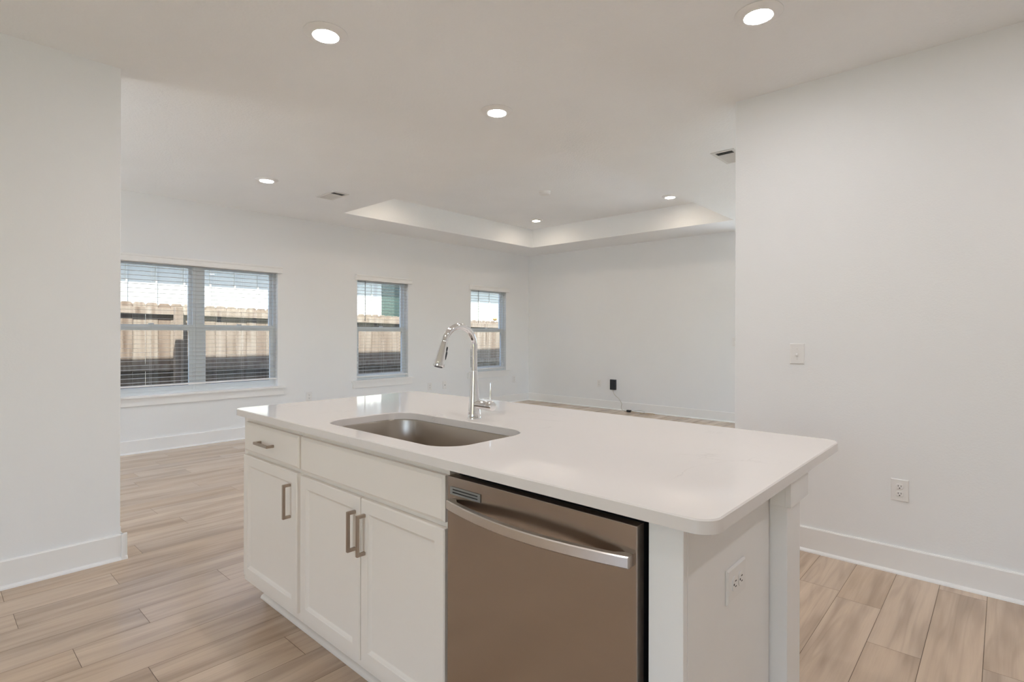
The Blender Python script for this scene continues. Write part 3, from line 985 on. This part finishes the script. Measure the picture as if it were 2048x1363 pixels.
# ------------------------------------------------------------------ outside: yard, roof eave, fence, neighbour house
GZ = -0.20
struct('ground', B((-16, XW - T, -12, 26, GZ - .2, GZ), (XW - T, 12, YF + T, 26, GZ - .2, GZ), (XW - T, 12, -16, YS - T, GZ - .2, GZ), (XE + T, 12, YS - T, YF + T, GZ - .2, GZ)), M['soil'], 'yard ground between the house and the fence', 'ground')
struct('patio', B((DX0 - 1.2, DX1 + 2.0, YF + T + .01, YF + 5.5, GZ, -.05), (XE + T + .01, XE + 6, 3.0, YF + T, GZ, -.05), (QX0 - 1.2, QX1 + .4, YS - 7.0, YS - T - .01, GZ, -.05)), M['concrete'], 'concrete patio slabs outside the glass doors', 'patio')  # added slabs, they throw sunlight up to the ceilings

def roof_mesh():
    bm = bmesh.new()
    ex, ez, sl = -7.31, 2.945, 0.42
    def zt(x): return ez + (x - ex) * sl
    y0, y1 = YS - 1.35, YF + .6
    xr = -1.0
    rings = []
    for y in (y0, y1):
        rings.append([(ex, y, 2.775), (ex, y, ez), (xr, y, zt(xr)), (4.40, y, ez), (4.40, y, ez - .17),
                      (xr, y, zt(xr) - .17), (XW - T, y, zt(XW - T) - .17), (XW - T, y, 2.775)])
    loft(bm, rings)
    return bm
struct('roof', roof_mesh(), M['roofing'], 'roof and eave of the house over the window wall', 'roof')

def rand_loops(bm, faces, cl, c):
    for f in faces:
        for lp in f.loops:
            lp[cl] = c

def fence():
    XF = -8.4
    rnd = random.Random(11)
    t = thing('wooden_fence', (XF, 5, GZ), 'weathered wooden privacy fence outside the windows', 'fence')
    def top(y): return 1.672 - 0.0195 * (y - 1.7)
    y, boards = -2.0, bmesh.new()
    cl = boards.loops.layers.float_color.new('plank_rand')
    while y < 15.0:
        w = .140 + rnd.uniform(-.003, .003)
        zt = top(y) + rnd.uniform(-.006, .006)
        c = (rnd.random(), rnd.random(), rnd.random(), 1)
        xo = rnd.uniform(-.003, .003)
        prof = [(y, GZ), (y + w, GZ), (y + w, zt - .026), (y + w - .024, zt), (y + .024, zt), (y, zt - .026)]
        n0 = len(boards.faces)
        loft(boards, [[(XF - .016 + xo, a, b) for a, b in prof], [(XF + xo, a, b) for a, b in prof]])
        boards.faces.ensure_lookup_table()
        rand_loops(boards, [boards.faces[i] for i in range(n0, len(boards.faces))], cl, c)
        y += w + rnd.uniform(.002, .006)
    mk('fence_boards', boards, M['fence'], t)
    posts = [-.05, 2.386, 4.82, 7.26, 9.70, 12.14]
    for i, py in enumerate(posts):
        bm = bmesh.new()
        box(bm, XF + .042, XF + .135, py - .048, py + .048, GZ, top(py) - .045)
        cl = bm.loops.layers.float_color.new('plank_rand')
        rand_loops(bm, bm.faces, cl, (.30, .4, .5, 1))
        mk('post', bm, M['fence'], t, bevel=0.004)
        nx = posts[i + 1] if i + 1 < len(posts) else 14.6
        for dz in (-.148, -.905):
            bm = bmesh.new()
            ya, yb = py + .002, nx - .002
            loft(bm, [[(XF + .004, yy, top(yy) + dz), (XF + .0415, yy, top(yy) + dz), (XF + .0415, yy, top(yy) + dz + .086), (XF + .004, yy, top(yy) + dz + .086)] for yy in (ya, yb)])
            cl = bm.loops.layers.float_color.new('plank_rand')
            rand_loops(bm, bm.faces, cl, (.75, .3, .2, 1))
            mk('rail', bm, M['fence'], t)
    # dry leaf caught on top of the fence
    bm = bmesh.new()
    bmesh.ops.create_icosphere(bm, subdivisions=3, radius=1)
    for v in bm.verts:
        k = 1 + .22 * math.sin(7 * v.co.x + 3 * v.co.z) * math.cos(5 * v.co.y)
        v.co = Vector((XF - .005 + v.co.x * .028 * k, 8.66 + v.co.y * .062 * k, 1.552 + .040 + v.co.z * .038 * k))
    mk('dry_leaf', bm, M['leaf'], label='curled dry tan leaf caught on top of the fence', cat='leaf', smooth=60)
fence()

def neighbour():
    XH = -10.0
    t = thing('neighbour_house', (XH - 2, 6, GZ), 'white board and batten house beyond the fence', 'house')
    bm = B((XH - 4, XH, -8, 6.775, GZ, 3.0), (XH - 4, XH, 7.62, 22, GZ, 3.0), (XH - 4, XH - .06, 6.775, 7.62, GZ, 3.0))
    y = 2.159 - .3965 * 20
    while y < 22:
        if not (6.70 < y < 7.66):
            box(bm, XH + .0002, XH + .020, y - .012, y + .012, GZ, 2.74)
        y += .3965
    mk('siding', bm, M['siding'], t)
    mk('green_panel', B((XH - .058, XH + .004, 6.777, 7.618, GZ, 2.735)), M['greenboard'], t)
    bm = bmesh.new()
    loft(bm, [[(XH + .36, yy, 2.72), (XH + .36, yy, 2.87), (XH - 4.2, yy, 4.7), (XH - 4.2, yy, 2.74), (XH + .34, yy, 2.74)] for yy in (-8.4, 6.70)])
    loft(bm, [[(XH + .36, yy, 2.72), (XH + .36, yy, 2.87), (XH - 4.2, yy, 4.7), (XH - 4.2, yy, 2.74), (XH + .34, yy, 2.74)] for yy in (6.70, 22.4)])
    mk('roof', bm, M['roofing'], t)
neighbour()

for o in bpy.data.objects:
    if '_abs' in o:
        del o['_abs']
